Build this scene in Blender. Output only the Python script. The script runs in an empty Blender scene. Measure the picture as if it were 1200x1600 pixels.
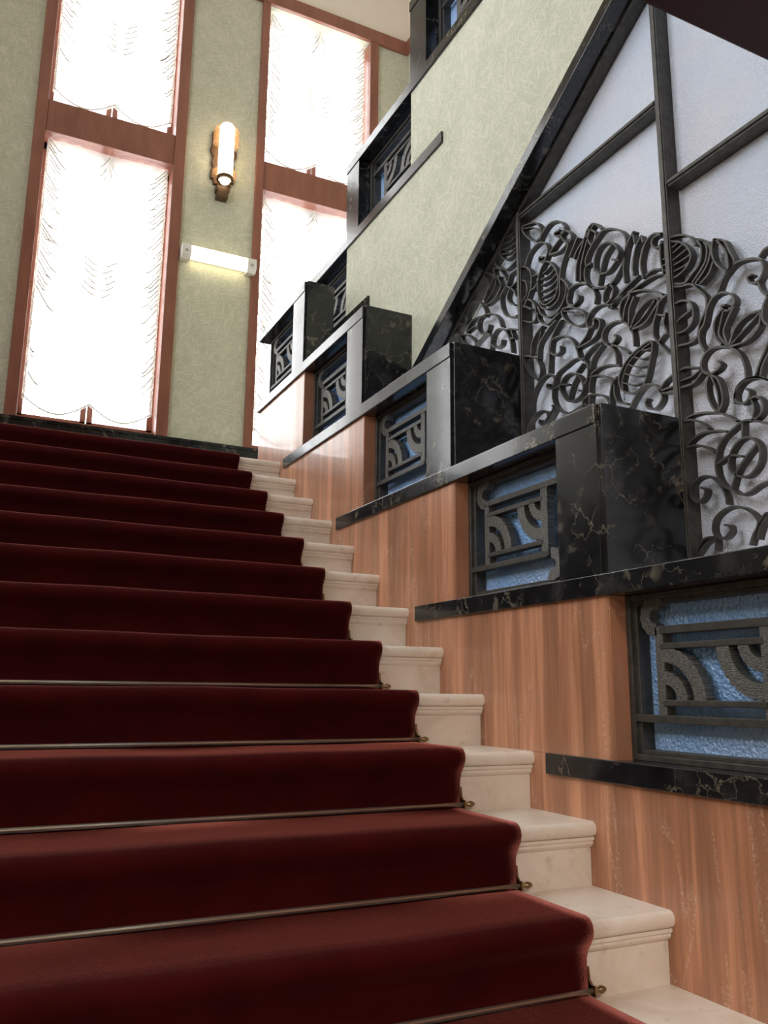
import bpy, bmesh, math, random
from mathutils import Matrix, Vector
random.seed(7)
SC = bpy.context.scene
COL = SC.collection
# ------------------------------------------------------------------ camera
cam_d = bpy.data.cameras.new('camera'); cam = bpy.data.objects.new('camera', cam_d); COL.objects.link(cam)
cam_d.sensor_fit = 'HORIZONTAL'; cam_d.sensor_width = 36.0
cam_d.lens = 36.0 * 1325.49 / 1200.0
cam_d.clip_start = 0.05
_r = Vector((0.8971013, -0.4417238, 0.00945233)); _u = Vector((-0.09917051, -0.18046626, 0.97856892)); _f = Vector((0.43055136, 0.87881284, 0.20570249))
_m = Matrix((_r, _u, -_f)).transposed().to_4x4(); _m.translation = (-1.52634, -1.31880, 0.64943)
cam.matrix_world = _m
SC.camera = cam
# ------------------------------------------------------------------ world: bright overcast sky seen through the tall windows
WORLD_STRENGTH = 9.0
w = bpy.data.worlds.new('sky'); SC.world = w; w.use_nodes = True
bg = w.node_tree.nodes['Background']; bg.inputs[0].default_value = (0.93, 0.97, 1.0, 1); bg.inputs[1].default_value = WORLD_STRENGTH
SC.view_settings.view_transform = 'Standard'; SC.view_settings.look = 'None'
SC.view_settings.exposure = 0.0; SC.view_settings.gamma = 1.0; SC.view_settings.use_curve_mapping = False
LAMP_POWER = 48.0          # flush ceiling lamps of the lower hall
LAMP_COL = (1.0, 0.88, 0.77)

# ------------------------------------------------------------------ dimensions (metres)
H = 0.16; T = 0.26168          # riser, going
NP = 0.0258                    # nosing overhang
BT = 0.057                     # marble band thickness
XG = 0.24                      # face of the upper flight's wall
YW = 5.0                       # window wall
XL, XR = -3.45, 1.777           # side walls
ZL = 12 * H                    # landing
ZF = -5 * H                    # lower floor
ZC = 7.6
zb = lambda k: 3 * k * H                       # top of marble band k
YR = lambda k: 3 * k * T - 1.9048              # near end of band k (box corner)
YL = lambda k: 3 * k * T - 0.0659              # far end of band k
PIL = 0.18
# ------------------------------------------------------------------ material helpers
def srgb(r, g, b):
    f = lambda c: (c / 255 / 12.92) if c / 255 <= 0.04045 else ((c / 255 + 0.055) / 1.055) ** 2.4
    return (f(r), f(g), f(b), 1)
class NT:
    def __init__(s, name):
        s.m = bpy.data.materials.new(name); s.m.use_nodes = True
        s.t = s.m.node_tree; s.p = s.t.nodes['Principled BSDF']; s.out = s.t.nodes['Material Output']
    def n(s, typ, **kw):
        n = s.t.nodes.new('ShaderNode' + typ)
        for k, v in kw.items():
            if k in n.inputs.keys(): n.inputs[k].default_value = v
            else: setattr(n, k, v)
        return n
    def l(s, a, b): s.t.links.new(a, b)
    def coords(s, scale=(1, 1, 1), rot=(0, 0, 0)):
        c = s.n('TexCoord'); m = s.n('Mapping'); m.inputs['Scale'].default_value = scale; m.inputs['Rotation'].default_value = rot
        s.l(c.outputs['Object'], m.inputs[0]); return m.outputs[0]
    def ramp(s, fac, stops, interp='LINEAR'):
        r = s.n('ValToRGB'); r.color_ramp.interpolation = interp
        e = r.color_ramp.elements
        while len(e) < len(stops): e.new(0.5)
        for i, (p, c) in enumerate(stops): e[i].position = p; e[i].color = c if len(c) == 4 else (*c, 1)
        s.l(fac, r.inputs[0]); return r.outputs[0]
    def mix(s, fac, a, b, mode='MIX'):
        m = s.n('MixRGB', blend_type=mode)
        for v, i in ((fac, 0), (a, 1), (b, 2)):
            if hasattr(v, 'default_value') or hasattr(v, 'is_linked'): s.l(v, m.inputs[i])
            else: m.inputs[i].default_value = v
        return m.outputs[0]
    def math(s, op, a, b=0.0):
        m = s.n('Math', operation=op)
        for v, i in ((a, 0), (b, 1)):
            if isinstance(v, (int, float)): m.inputs[i].default_value = v
            else: s.l(v, m.inputs[i])
        return m.outputs[0]
    def bump(s, h, strength=0.3, dist=0.01):
        b = s.n('Bump'); b.inputs['Strength'].default_value = strength; b.inputs['Distance'].default_value = dist
        s.l(h, b.inputs['Height']); s.l(b.outputs[0], s.p.inputs['Normal']); return b
    def set(s, **kw):
        for k, v in kw.items():
            k = k.replace('_', ' ')
            if hasattr(v, 'is_linked'): s.l(v, s.p.inputs[k])
            else: s.p.inputs[k].default_value = v
        return s
M = {}
def mat_simple(name, col, rough=0.5, **kw):
    n = NT(name); n.set(Base_Color=col, Roughness=rough, **kw); M[name] = n.m; return n
# black marble with gold-grey veins and cloudy patches
n = NT('black_marble'); co = n.coords()
nz = n.n('TexNoise', Scale=9.0, Detail=6.0, Roughness=0.65); n.l(co, nz.inputs['Vector'])
wv = n.n('VectorMath', operation='ADD'); sc = n.n('VectorMath', operation='SCALE'); sc.inputs['Scale'].default_value = 0.16
n.l(nz.outputs['Color'], sc.inputs[0]); n.l(co, wv.inputs[0]); n.l(sc.outputs[0], wv.inputs[1])
vo = n.n('TexVoronoi', feature='DISTANCE_TO_EDGE', Scale=11.0); n.l(wv.outputs[0], vo.inputs['Vector'])
vein = n.ramp(vo.outputs['Distance'], [(0.0, (1, 1, 1)), (0.014, (0.3, 0.3, 0.3)), (0.03, (0, 0, 0))])
mk = n.n('TexNoise', Scale=7.5, Detail=3.0, Roughness=0.6); n.l(co, mk.inputs['Vector'])
veinm = n.math('MULTIPLY', vein, n.ramp(mk.outputs['Fac'], [(0.48, (0, 0, 0)), (0.66, (0.7, 0.7, 0.7))]))
v2 = n.n('TexVoronoi', feature='F1', Scale=16.0); n.l(wv.outputs[0], v2.inputs['Vector'])
mk2 = n.n('TexNoise', Scale=5.0, Detail=3.0); mp2 = n.coords(); n.l(mp2, mk2.inputs['Vector'])
patch = n.math('MULTIPLY', n.ramp(v2.outputs['Distance'], [(0.2, (1, 1, 1)), (0.34, (0, 0, 0))]), n.ramp(mk2.outputs['Fac'], [(0.53, (0, 0, 0)), (0.62, (0.5, 0.5, 0.5))]))
cl = n.n('TexNoise', Scale=9.0, Detail=5.0, Roughness=0.65); n.l(co, cl.inputs['Vector'])
base = n.ramp(cl.outputs['Fac'], [(0.3, srgb(14, 15, 18)), (0.52, srgb(28, 30, 32)), (0.72, srgb(56, 57, 57))])
c1 = n.mix(patch, base, srgb(128, 120, 104)); c2 = n.mix(veinm, c1, srgb(170, 160, 136))
n.set(Base_Color=c2, Roughness=0.2, Coat_Weight=0.2, Coat_Roughness=0.06); n.p.inputs['Specular IOR Level'].default_value = 0.5; M['black_marble'] = n.m
# reddish banded stone with vertical grain
n = NT('banded_stone'); co = n.coords((0.6, 13.0, 0.55))
nz = n.n('TexNoise', Scale=1.0, Detail=6.0, Roughness=0.6, Distortion=0.35); n.l(co, nz.inputs['Vector'])
co2 = n.coords((1.0, 60.0, 3.2)); n2 = n.n('TexNoise', Scale=1.0, Detail=4.0, Roughness=0.7); n.l(co2, n2.inputs['Vector'])
co3 = n.coords((1.0, 1.6, 0.25)); n3 = n.n('TexNoise', Scale=1.0, Detail=2.0); n.l(co3, n3.inputs['Vector'])
c = n.ramp(nz.outputs['Fac'], [(0.25, srgb(142, 94, 74)), (0.42, srgb(174, 122, 96)), (0.52, srgb(190, 136, 106)), (0.62, srgb(220, 174, 138)), (0.75, srgb(168, 114, 92))])
c = n.mix(n.math('MULTIPLY', n.ramp(n2.outputs['Fac'], [(0.35, (0, 0, 0)), (0.7, (1, 1, 1))]), 0.35), c, srgb(226, 180, 144))
c = n.mix(0.45, c, n.ramp(n3.outputs['Fac'], [(0.3, srgb(122, 108, 100)), (0.7, srgb(150, 138, 128))]), 'OVERLAY')
n.set(Base_Color=c, Roughness=0.28, Coat_Weight=0.3, Coat_Roughness=0.06)
vw = n.n('TexNoise', Scale=1.0, Detail=3.0, Distortion=0.6); vc = n.coords((1.0, 7.0, 1.1)); n.l(vc, vw.inputs['Vector'])
vl = n.ramp(vw.outputs['Fac'], [(0.485, (0, 0, 0)), (0.5, (1, 1, 1)), (0.515, (0, 0, 0))]); gr = n.n('TexNoise', Scale=130.0, Detail=2.0); gc = n.coords(); n.l(gc, gr.inputs['Vector'])
c = n.mix(n.math('MULTIPLY', n.math('MULTIPLY', vl, n.ramp(gr.outputs['Fac'], [(0.45, (0, 0, 0)), (0.62, (1, 1, 1))])), 0.4), c, srgb(232, 204, 180)); n.set(Base_Color=c)
n.bump(n2.outputs['Fac'], 0.06, 0.002); M['banded_stone'] = n.m
# pale marble steps
n = NT('pale_marble'); co = n.coords(); nz = n.n('TexNoise', Scale=4.0, Detail=7.0, Roughness=0.6, Distortion=1.2); n.l(co, nz.inputs['Vector'])
n2 = n.n('TexNoise', Scale=26.0, Detail=5.0); n.l(co, n2.inputs['Vector'])
c = n.ramp(nz.outputs['Fac'], [(0.3, srgb(216, 203, 188)), (0.5, srgb(235, 226, 214)), (0.7, srgb(243, 237, 228))])
c = n.mix(n.ramp(n2.outputs['Fac'], [(0.62, (0, 0, 0)), (0.78, (0.5, 0.5, 0.5))]), c, srgb(170, 148, 124))
n.set(Base_Color=c, Roughness=0.3); M['pale_marble'] = n.m
# deep red cut-pile carpet
n = NT('red_carpet'); co = n.coords(); nz = n.n('TexNoise', Scale=420.0, Detail=2.0); n.l(co, nz.inputs['Vector'])
n2 = n.n('TexNoise', Scale=9.0, Detail=4.0); n.l(co, n2.inputs['Vector'])
c = n.ramp(n2.outputs['Fac'], [(0.3, srgb(52, 8, 10)), (0.7, srgb(64, 12, 13))])
n.set(Base_Color=c, Roughness=0.9, Sheen_Weight=1.0, Sheen_Roughness=0.22, Sheen_Tint=srgb(255, 150, 138)); n.p.inputs['Specular IOR Level'].default_value = 0.15; n.p.inputs['Specular Tint'].default_value = (1, 0.5, 0.45, 1)
n.bump(nz.outputs['Fac'], 0.5, 0.003); M['red_carpet'] = n.m
# straw-textured plaster, sage green
def plaster(name, ca, cb):
    n = NT(name); hs = []
    for i, (a, s) in enumerate(((0.5, 1), (-0.7, 1.1), (1.6, 0.9))):
        mp = n.coords((1, 1, 1), (a, 0.3 * i, a * 0.6)); m2 = n.n('Mapping'); m2.inputs['Scale'].default_value = (30 * s, 30 * s, 210 * s); m2.inputs['Location'].default_value = (i * 7, i * 3, 0)
        ds = n.n('TexNoise', Scale=5.0, Detail=1.0); n.l(mp, ds.inputs['Vector'])
        ad = n.n('VectorMath', operation='ADD'); sc = n.n('VectorMath', operation='SCALE'); sc.inputs['Scale'].default_value = 0.09
        n.l(ds.outputs['Color'], sc.inputs[0]); n.l(mp, ad.inputs[0]); n.l(sc.outputs[0], ad.inputs[1]); n.l(ad.outputs[0], m2.inputs[0])
        nz = n.n('TexNoise', Scale=0.5, Detail=1.5); n.l(m2.outputs[0], nz.inputs['Vector'])
        hs.append(n.ramp(nz.outputs['Fac'], [(0.52, (0, 0, 0)), (0.66, (1, 1, 1))]))
    h = n.math('MAXIMUM', n.math('MAXIMUM', hs[0], hs[1]), hs[2])
    co = n.coords(); cl = n.n('TexNoise', Scale=5.0, Detail=3.0); n.l(co, cl.inputs['Vector'])
    c = n.ramp(cl.outputs['Fac'], [(0.3, ca), (0.7, cb)]); c = n.mix(n.math('MULTIPLY', h, 0.5), c, srgb(222, 218, 200))
    n.set(Base_Color=c, Roughness=0.75); n.bump(h, 0.5, 0.003); M[name] = n.m
plaster('sage_plaster', srgb(184, 186, 164), srgb(198, 198, 178))
mat_simple('white_plaster', srgb(232, 222, 208), 0.8)
# brown lacquered window joinery, dark lacquer soffit
n = NT('brown_lacquer'); co = n.coords((3, 3, 0.6)); nz = n.n('TexNoise', Scale=6.0, Detail=4.0); n.l(co, nz.inputs['Vector'])
n.set(Base_Color=n.ramp(nz.outputs['Fac'], [(0.3, srgb(130, 80, 64)), (0.7, srgb(148, 94, 76))]), Roughness=0.35); M['brown_lacquer'] = n.m
n = NT('dark_lacquer'); co = n.coords((0.5, 6, 6)); nz = n.n('TexNoise', Scale=4.0, Detail=4.0); n.l(co, nz.inputs['Vector'])
n.set(Base_Color=n.ramp(nz.outputs['Fac'], [(0.3, srgb(46, 10, 8)), (0.7, srgb(58, 14, 11))]), Roughness=0.6); M['dark_lacquer'] = n.m
# patinated bronze-black iron
n = NT('dark_iron'); co = n.coords(); nz = n.n('TexNoise', Scale=40.0, Detail=3.0); n.l(co, nz.inputs['Vector'])
n.set(Base_Color=n.ramp(nz.outputs['Fac'], [(0.3, srgb(72, 70, 67)), (0.7, srgb(94, 91, 87))]), Roughness=0.5, Metallic=0.55); n.bump(nz.outputs['Fac'], 0.2, 0.002); M['dark_iron'] = n.m
n = NT('hammered_iron'); co = n.coords((1, 90, 330)); nz = n.n('TexNoise', Scale=1.2, Detail=2.0); n.l(co, nz.inputs['Vector'])
n.set(Base_Color=n.ramp(nz.outputs['Fac'], [(0.35, srgb(78, 77, 74)), (0.65, srgb(122, 120, 115))]), Roughness=0.45, Metallic=0.5); n.bump(nz.outputs['Fac'], 0.8, 0.004); M['hammered_iron'] = n.m
# textured glass
def glass(name, stops, bscale, strength, rough):
    n = NT(name); co = n.coords(); nz = n.n('TexNoise', Scale=2.2, Detail=2.0); n.l(co, nz.inputs['Vector'])
    b = n.n('TexVoronoi', feature='SMOOTH_F1', Scale=bscale); b.inputs['Smoothness'].default_value = 0.6; n.l(co, b.inputs['Vector'])
    b2 = n.n('TexNoise', Scale=bscale * 1.6, Detail=1.0); n.l(co, b2.inputs['Vector'])
    hh = n.math('ADD', b.outputs['Distance'], b2.outputs['Fac'])
    n.set(Base_Color=n.ramp(nz.outputs['Fac'], stops), Roughness=rough); n.p.inputs['Specular IOR Level'].default_value = 1.0
    n.bump(hh, strength, 0.012); M[name] = n.m
glass('frosted_glass', [(0.35, srgb(226, 236, 254)), (0.65, srgb(238, 238, 250))], 170.0, 0.5, 0.22)
glass('hammered_blue_glass', [(0.35, srgb(142, 186, 240)), (0.65, srgb(178, 202, 240))], 95.0, 0.55, 0.1)
# clear window pane (thin)
n = NT('window_glass'); tr = n.n('BsdfTransparent'); gl = n.n('BsdfGlossy'); gl.inputs['Roughness'].default_value = 0.02
mx = n.n('MixShader'); mx.inputs[0].default_value = 0.06; n.l(tr.outputs[0], mx.inputs[1]); n.l(gl.outputs[0], mx.inputs[2]); n.l(mx.outputs[0], n.out.inputs[0]); M['window_glass'] = n.m
def sheer(name, fac, dense, col):
    n = NT(name); tr = n.n('BsdfTransparent'); tl = n.n('BsdfTranslucent'); df = n.n('BsdfDiffuse')
    tl.inputs[0].default_value = col; df.inputs[0].default_value = col
    m1 = n.n('MixShader'); m1.inputs[0].default_value = dense; n.l(tl.outputs[0], m1.inputs[1]); n.l(df.outputs[0], m1.inputs[2])
    m2 = n.n('MixShader'); m2.inputs[0].default_value = fac; n.l(tr.outputs[0], m2.inputs[1]); n.l(m1.outputs[0], m2.inputs[2]); n.l(m2.outputs[0], n.out.inputs[0]); M[name] = n.m
CLOTH = (0.95, 0.93, 0.86, 1)      # one cloth; the gathers and ruffles are many layers of it, so less light gets through
sheer('sheer_fabric', 0.5, 0.35, CLOTH); sheer('gathered_fabric', 0.99, 0.97, CLOTH); sheer('ruffle_fabric', 0.92, 0.95, CLOTH)
mat_simple('brass', srgb(150, 128, 94), 0.3, Metallic=1.0); mat_simple('steel_rod', srgb(228, 218, 204), 0.25, Metallic=0.85)
mat_simple('aged_bronze', srgb(92, 70, 52), 0.45, Metallic=0.6); mat_simple('white_plastic', srgb(232, 230, 224), 0.4); mat_simple('grey_print', srgb(150, 148, 144), 0.6)
def emit(name, col, s):
    n = NT(name); n.set(Base_Color=(0.9, 0.85, 0.75, 1), Roughness=0.3); n.p.inputs['Emission Color'].default_value = col; n.p.inputs['Emission Strength'].default_value = s; M[name] = n.m
emit('opal_glass_lit', (1.0, 0.80, 0.54, 1), 5.0); emit('lamp_end_lit', (1.0, 0.80, 0.54, 1), 5.0); emit('fluorescent_lit', (1.0, 0.88, 0.6, 1), 7.0)
emit('hall_lamp_lit', (*LAMP_COL, 1), 4.0)
n = NT('amber_glass'); n.set(Base_Color=srgb(228, 188, 146), Roughness=0.12, Alpha=0.32); M['amber_glass'] = n.m

# ------------------------------------------------------------------ mesh helpers
class MB:
    def __init__(s): s.v = []; s.f = []
    def add(s, vs, fs):
        o = len(s.v); s.v += [tuple(v) for v in vs]; s.f += [tuple(i + o for i in f) for f in fs]; return s
    def box(s, x0, x1, y0, y1, z0, z1):
        return s.add([(x0, y0, z0), (x1, y0, z0), (x1, y1, z0), (x0, y1, z0), (x0, y0, z1), (x1, y0, z1), (x1, y1, z1), (x0, y1, z1)],
                     [(0, 3, 2, 1), (4, 5, 6, 7), (0, 1, 5, 4), (1, 2, 6, 5), (2, 3, 7, 6), (3, 0, 4, 7)])
    def prism(s, pts, a0, a1, axis='x'):
        n = len(pts)
        def P(p, a): return (a, p[0], p[1]) if axis == 'x' else ((p[0], a, p[1]) if axis == 'y' else (p[0], p[1], a))
        vs = [P(p, a0) for p in pts] + [P(p, a1) for p in pts]
        return s.add(vs, [tuple(range(n))[::-1], tuple(range(n, 2 * n))] + [(i, (i + 1) % n, n + (i + 1) % n, n + i) for i in range(n)])
    def lathe(s, prof, c, axis='z', seg=24, a0=0.0, a1=2 * math.pi):
        full = abs(a1 - a0 - 2 * math.pi) < 1e-6; m = seg if full else seg + 1; vs = []
        for r, h in prof:
            for i in range(m):
                a = a0 + (a1 - a0) * i / seg; x, y = r * math.cos(a), r * math.sin(a)
                vs.append((c[0] + x, c[1] + y, c[2] + h) if axis == 'z' else ((c[0] + h, c[1] + x, c[2] + y) if axis == 'x' else (c[0] + x, c[1] + h, c[2] + y)))
        fs = []
        for j in range(len(prof) - 1):
            for i in range(seg if full else seg):
                b = (i + 1) % m if full else i + 1
                fs.append((j * m + i, j * m + b, (j + 1) * m + b, (j + 1) * m + i))
        return s.add(vs, fs)
    def build(s, name, mat, parent=None, bevel=0.0, smooth=False, kind=None):
        me = bpy.data.meshes.new(name); me.from_pydata(s.v, [], s.f); me.update()
        bm = bmesh.new(); bm.from_mesh(me); bmesh.ops.recalc_face_normals(bm, faces=bm.faces); bm.to_mesh(me); bm.free()
        me.materials.append(M[mat])
        o = bpy.data.objects.new(name, me); COL.objects.link(o)
        if smooth:
            for p in me.polygons: p.use_smooth = True
        if bevel:
            b = o.modifiers.new('bevel', 'BEVEL'); b.width = bevel; b.segments = 2; b.limit_method = 'ANGLE'
        if parent is not None:
            o.parent = parent
            root = parent
            o.matrix_parent_inverse = world_of(parent).inverted()
        if kind: o['kind'] = kind
        return o
def world_of(o):
    m = o.matrix_basis.copy()
    return (world_of(o.parent) @ o.matrix_parent_inverse @ m) if o.parent else m
def thing(name, label, cat, loc=(0, 0, 0), group=None):
    o = bpy.data.objects.new(name, None); COL.objects.link(o); o.location = loc; o.empty_display_size = 0.1
    tag(o, label, cat, group); return o
def tag(o, label, cat, group=None):
    o['label'] = label; o['category'] = cat
    if group: o['group'] = group
    return o
def struct(mb, name, mat, parent=None, **kw):
    o = mb.build(name, mat, parent, **kw)
    if parent is None: o['kind'] = 'structure'
    return o
def copy_tree(o, off, parent=None):
    c = o.copy(); COL.objects.link(c)
    if parent is None: c.location = o.location + Vector(off)
    else:
        c.parent = parent; c.matrix_parent_inverse = o.matrix_parent_inverse.copy()
    for ch in list(o.children): copy_tree(ch, off, c)
    return c
def spline(pts, per=6):
    if len(pts) < 3: return pts
    closed = (abs(pts[0][0] - pts[-1][0]) + abs(pts[0][1] - pts[-1][1])) < 0.012
    out = []; n = len(pts)
    for i in range(n - 1):
        p0 = pts[i - 1] if i > 0 else (pts[-2] if closed else (2 * pts[0][0] - pts[1][0], 2 * pts[0][1] - pts[1][1]))
        p1, p2 = pts[i], pts[i + 1]
        p3 = pts[i + 2] if i + 2 < n else (pts[1] if closed else (2 * pts[-1][0] - pts[-2][0], 2 * pts[-1][1] - pts[-2][1]))
        for k in range(per):
            t = k / per
            out.append(tuple(0.5 * (2 * p1[d] + (p2[d] - p0[d]) * t + (2 * p0[d] - 5 * p1[d] + 4 * p2[d] - p3[d]) * t * t + (3 * p1[d] - p0[d] - 3 * p2[d] + p3[d]) * t ** 3) for d in (0, 1)))
    out.append(pts[-1]); return out
def strip(pts, half, x0, x1):
    mb = MB(); n = len(pts); vs = []
    for i in range(n):
        a = pts[max(i - 1, 0)]; b = pts[min(i + 1, n - 1)]; dx, dy = b[0] - a[0], b[1] - a[1]; L = math.hypot(dx, dy) or 1
        nx, ny = -dy / L * half, dx / L * half; y, z = pts[i]
        vs += [(x0, y + nx, z + ny), (x0, y - nx, z - ny), (x1, y - nx, z - ny), (x1, y + nx, z + ny)]
    fs = [(0, 1, 2, 3), (4 * n - 4, 4 * n - 1, 4 * n - 2, 4 * n - 3)]
    for i in range(n - 1):
        for k in range(4): fs.append((4 * i + k, 4 * i + 4 + k, 4 * i + 4 + (k + 1) % 4, 4 * i + (k + 1) % 4))
    mb.add(vs, fs); mb.front = [2 + 4 * i for i in range(n - 1)]; return mb
ORD = ['zeroth', 'first', 'second', 'third', 'fourth', 'fifth', 'sixth', 'seventh', 'eighth', 'ninth', 'tenth', 'eleventh', 'twelfth', 'thirteenth', 'fourteenth', 'fifteenth', 'sixteenth', 'seventeenth']

# ================================================================== THE SETTING
WIN = [(-1.43, -1.345, -0.375, -0.285), (0.315, 0.385, 1.37, 1.455), (-3.175, -3.09, -2.12, -2.03)]       # outer / inner jamb lines of the two windows
ZS, ZT = 2.53, 6.65                                                        # sill, window head
struct(MB().box(XL - .1, XR + .1, -6.1, 0.4, ZF - .1, ZF), 'floor', 'pale_marble')
struct(MB().box(XL, XR, 12 * T + .1, YW, ZL - .12, ZL), 'floor', 'pale_marble')
LWIN = [(-0.1, 1.0), (1.35, 2.45)]                                            # tall windows of the left wall (out of the picture)
wl = MB().box(XL - .30, XL, -6, YW + .25, ZF, ZS).box(XL - .30, XL, -6, YW + .25, ZT, 6.78)
for a, b in ((-6, LWIN[0][0]), (LWIN[0][1], LWIN[1][0]), (LWIN[1][1], YW + .25)): wl.box(XL - .30, XL, a, b, ZS, ZT)
struct(wl, 'wall_left', 'sage_plaster')
struct(MB().box(XL - .30, XL, -6, YW + .25, 6.78, ZC), 'wall_left', 'white_plaster')
struct(MB().box(XR, XR + .1, -6, YW + .25, ZF, 6.78), 'wall_right', 'sage_plaster')
struct(MB().box(XR, XR + .1, -6, YW + .25, 6.78, ZC), 'wall_right', 'white_plaster')
struct(MB().box(XL, XR, -6.1, -6, ZF, ZC), 'wall_front', 'brown_lacquer')
wb = MB().box(XL, XR, YW, YW + .25, ZL - .3, ZS).box(XL, XR, YW, YW + .25, ZT, 6.78)
for a, b in ((XL, WIN[2][0]), (WIN[2][3], WIN[0][0]), (WIN[0][3], WIN[1][0]), (WIN[1][3], XR)): wb.box(a, b, YW, YW + .25, ZS, ZT)
struct(wb, 'wall_back', 'sage_plaster')
struct(MB().box(XL, XR, YW, YW + .25, 6.78, ZC), 'wall_back', 'white_plaster')
struct(MB().box(XL - .30, XR + .1, -6.1, YW + .25, ZC, ZC + .1), 'ceiling', 'white_plaster')
struct(MB().box(XL, .295, -6, 0.0, 2.30, 2.62), 'ceiling', 'dark_lacquer', bevel=0.006)
struct(MB().box(XL, XR, YW - .018, YW, ZL, ZS - .012).box(XL, XR, YW - .03, YW, ZS - .03, ZS - .008), 'baseboard_back', 'black_marble')
struct(MB().box(XL, XR - .03, YW - .035, YW, 6.65, 6.78), 'trim_1', 'brown_lacquer', bevel=0.004)
struct(MB().box(XR - .035, XR, -5.9, YW, 6.65, 6.78), 'trim_2', 'brown_lacquer', bevel=0.004)
struct(MB().box(XL, XL + .035, -5.9, YW - .035, 6.65, 6.78), 'trim_3', 'brown_lacquer', bevel=0.004)
for i, (xo0, xi0, xi1, xo1) in enumerate(WIN):
    win = bpy.data.objects.new('window_%d' % (i + 1), None); COL.objects.link(win); win.location = ((xi0 + xi1) / 2, YW, ZS); win['kind'] = 'structure'
    for a, b in ((xo0, xi0), (xi1, xo1)): MB().box(a, b, YW - .03, YW + .24, ZS - .008, ZT).build('jamb', 'brown_lacquer', win, bevel=0.004)
    MB().box(xi0, xi1, YW - .02, YW + .24, 4.81, 5.08).build('transom', 'brown_lacquer', win, bevel=0.004)
    MB().box(xi0, xi1, YW + .03, YW + .24, ZS - .008, ZS + .02).build('sill', 'brown_lacquer', win)
    for z0, z1 in ((ZS + .02, 4.81), (5.08, ZT)):
        xm = (xi0 + xi1) / 2
        for a, b in ((xi0, xm - .004), (xm + .004, xi1)):
            s = MB().box(a, a + .04, YW + .15, YW + .19, z0, z1).box(b - .04, b, YW + .15, YW + .19, z0, z1).box(a, b, YW + .15, YW + .19, z0, z0 + .05).box(a, b, YW + .15, YW + .19, z1 - .05, z1).build('sash', 'brown_lacquer', win)
            MB().box(a + .03, b - .03, YW + .168, YW + .172, z0 + .04, z1 - .04).build('pane', 'window_glass', s)
        for zz in ((z0 + z1) / 2, z1 - .25): MB().box(xi0, xi0 + .022, YW + .11, YW + .15, zz - .05, zz + .05).build('hinge', 'brown_lacquer', win)
        nm = 'window_daylight' if i < 2 else 'window_back_offscreen'
        pl = bpy.data.lights.new(nm, 'AREA'); pl.shape = 'RECTANGLE'; pl.size = xi1 - xi0; pl.size_y = z1 - z0
        po = bpy.data.objects.new(nm, pl); COL.objects.link(po); po.location = (xm, YW + .26, (z0 + z1) / 2); po.rotation_euler = (-math.pi / 2, 0, 0); pl.cycles.is_portal = True

for i, (ya, yb) in enumerate(LWIN):
    win = bpy.data.objects.new('window_%d' % (i + 4), None); COL.objects.link(win); win.location = (XL, (ya + yb) / 2, ZS); win['kind'] = 'structure'
    for a, b in ((ya - .08, ya), (yb, yb + .08)): MB().box(XL - .29, XL + .03, a, b, ZS, ZT).build('jamb', 'brown_lacquer', win, bevel=0.004)
    MB().box(XL - .29, XL + .02, ya, yb, 4.81, 5.08).build('transom', 'brown_lacquer', win, bevel=0.004)
    for z0, z1 in ((ZS, 4.81), (5.08, ZT)):
        ym = (ya + yb) / 2
        for a, b in ((ya, ym - .004), (ym + .004, yb)):
            s = MB().box(XL - .24, XL - .20, a, a + .04, z0, z1).box(XL - .24, XL - .20, b - .04, b, z0, z1).box(XL - .24, XL - .20, a, b, z0, z0 + .05).box(XL - .24, XL - .20, a, b, z1 - .05, z1).build('sash', 'brown_lacquer', win)
            MB().box(XL - .222, XL - .218, a + .03, b - .03, z0 + .04, z1 - .04).build('pane', 'window_glass', s)
        pl = bpy.data.lights.new('window_left_offscreen', 'AREA'); pl.shape = 'RECTANGLE'; pl.size = z1 - z0; pl.size_y = yb - ya
        po = bpy.data.objects.new('window_left_offscreen', pl); COL.objects.link(po); po.location = (XL - .31, ym, (z0 + z1) / 2); po.rotation_euler = (0, -math.pi / 2, 0); pl.cycles.is_portal = True

# ================================================================== STAIRCASE
ss = thing('staircase', 'broad flight of pale marble steps climbing to the landing', 'staircase', (-1.6, -1.2, ZF))
for n in range(-4, 13):
    y, z = n * T, n * H
    back = (n + 1) * T + NP + .03 if n < 12 else y + .2
    r = MB().prism([(y + NP, z - H - .01), (y + NP, z - .03), (y + NP + .05, z - .03), (y + NP + .05, z - H - .01)], XL + .002, -.0005).build('riser', 'pale_marble', ss)
    MB().prism([(y + .009, z - .0385), (y + .009, z - .046), (y + .014, z - .05), (y + .014, z - .056), (y + .018, z - .062), (y + NP + .002, z - .068), (y + NP + .01, z - .036)], XL + .002, -.0012).build('cove_moulding', 'pale_marble', r)
    prof = [(y + .016 - .016 * math.sin(a), z - .019 + .019 * math.cos(a)) for a in [math.pi * i / 10 for i in range(11)]]
    prof = [(py, z - .019 + (pz - z + .019)) for py, pz in prof]
    MB().prism(prof + [(back, z - .038), (back, z)], XL + .002, -.0003, 'x').build('tread', 'pale_marble', ss, bevel=0.0)
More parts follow.
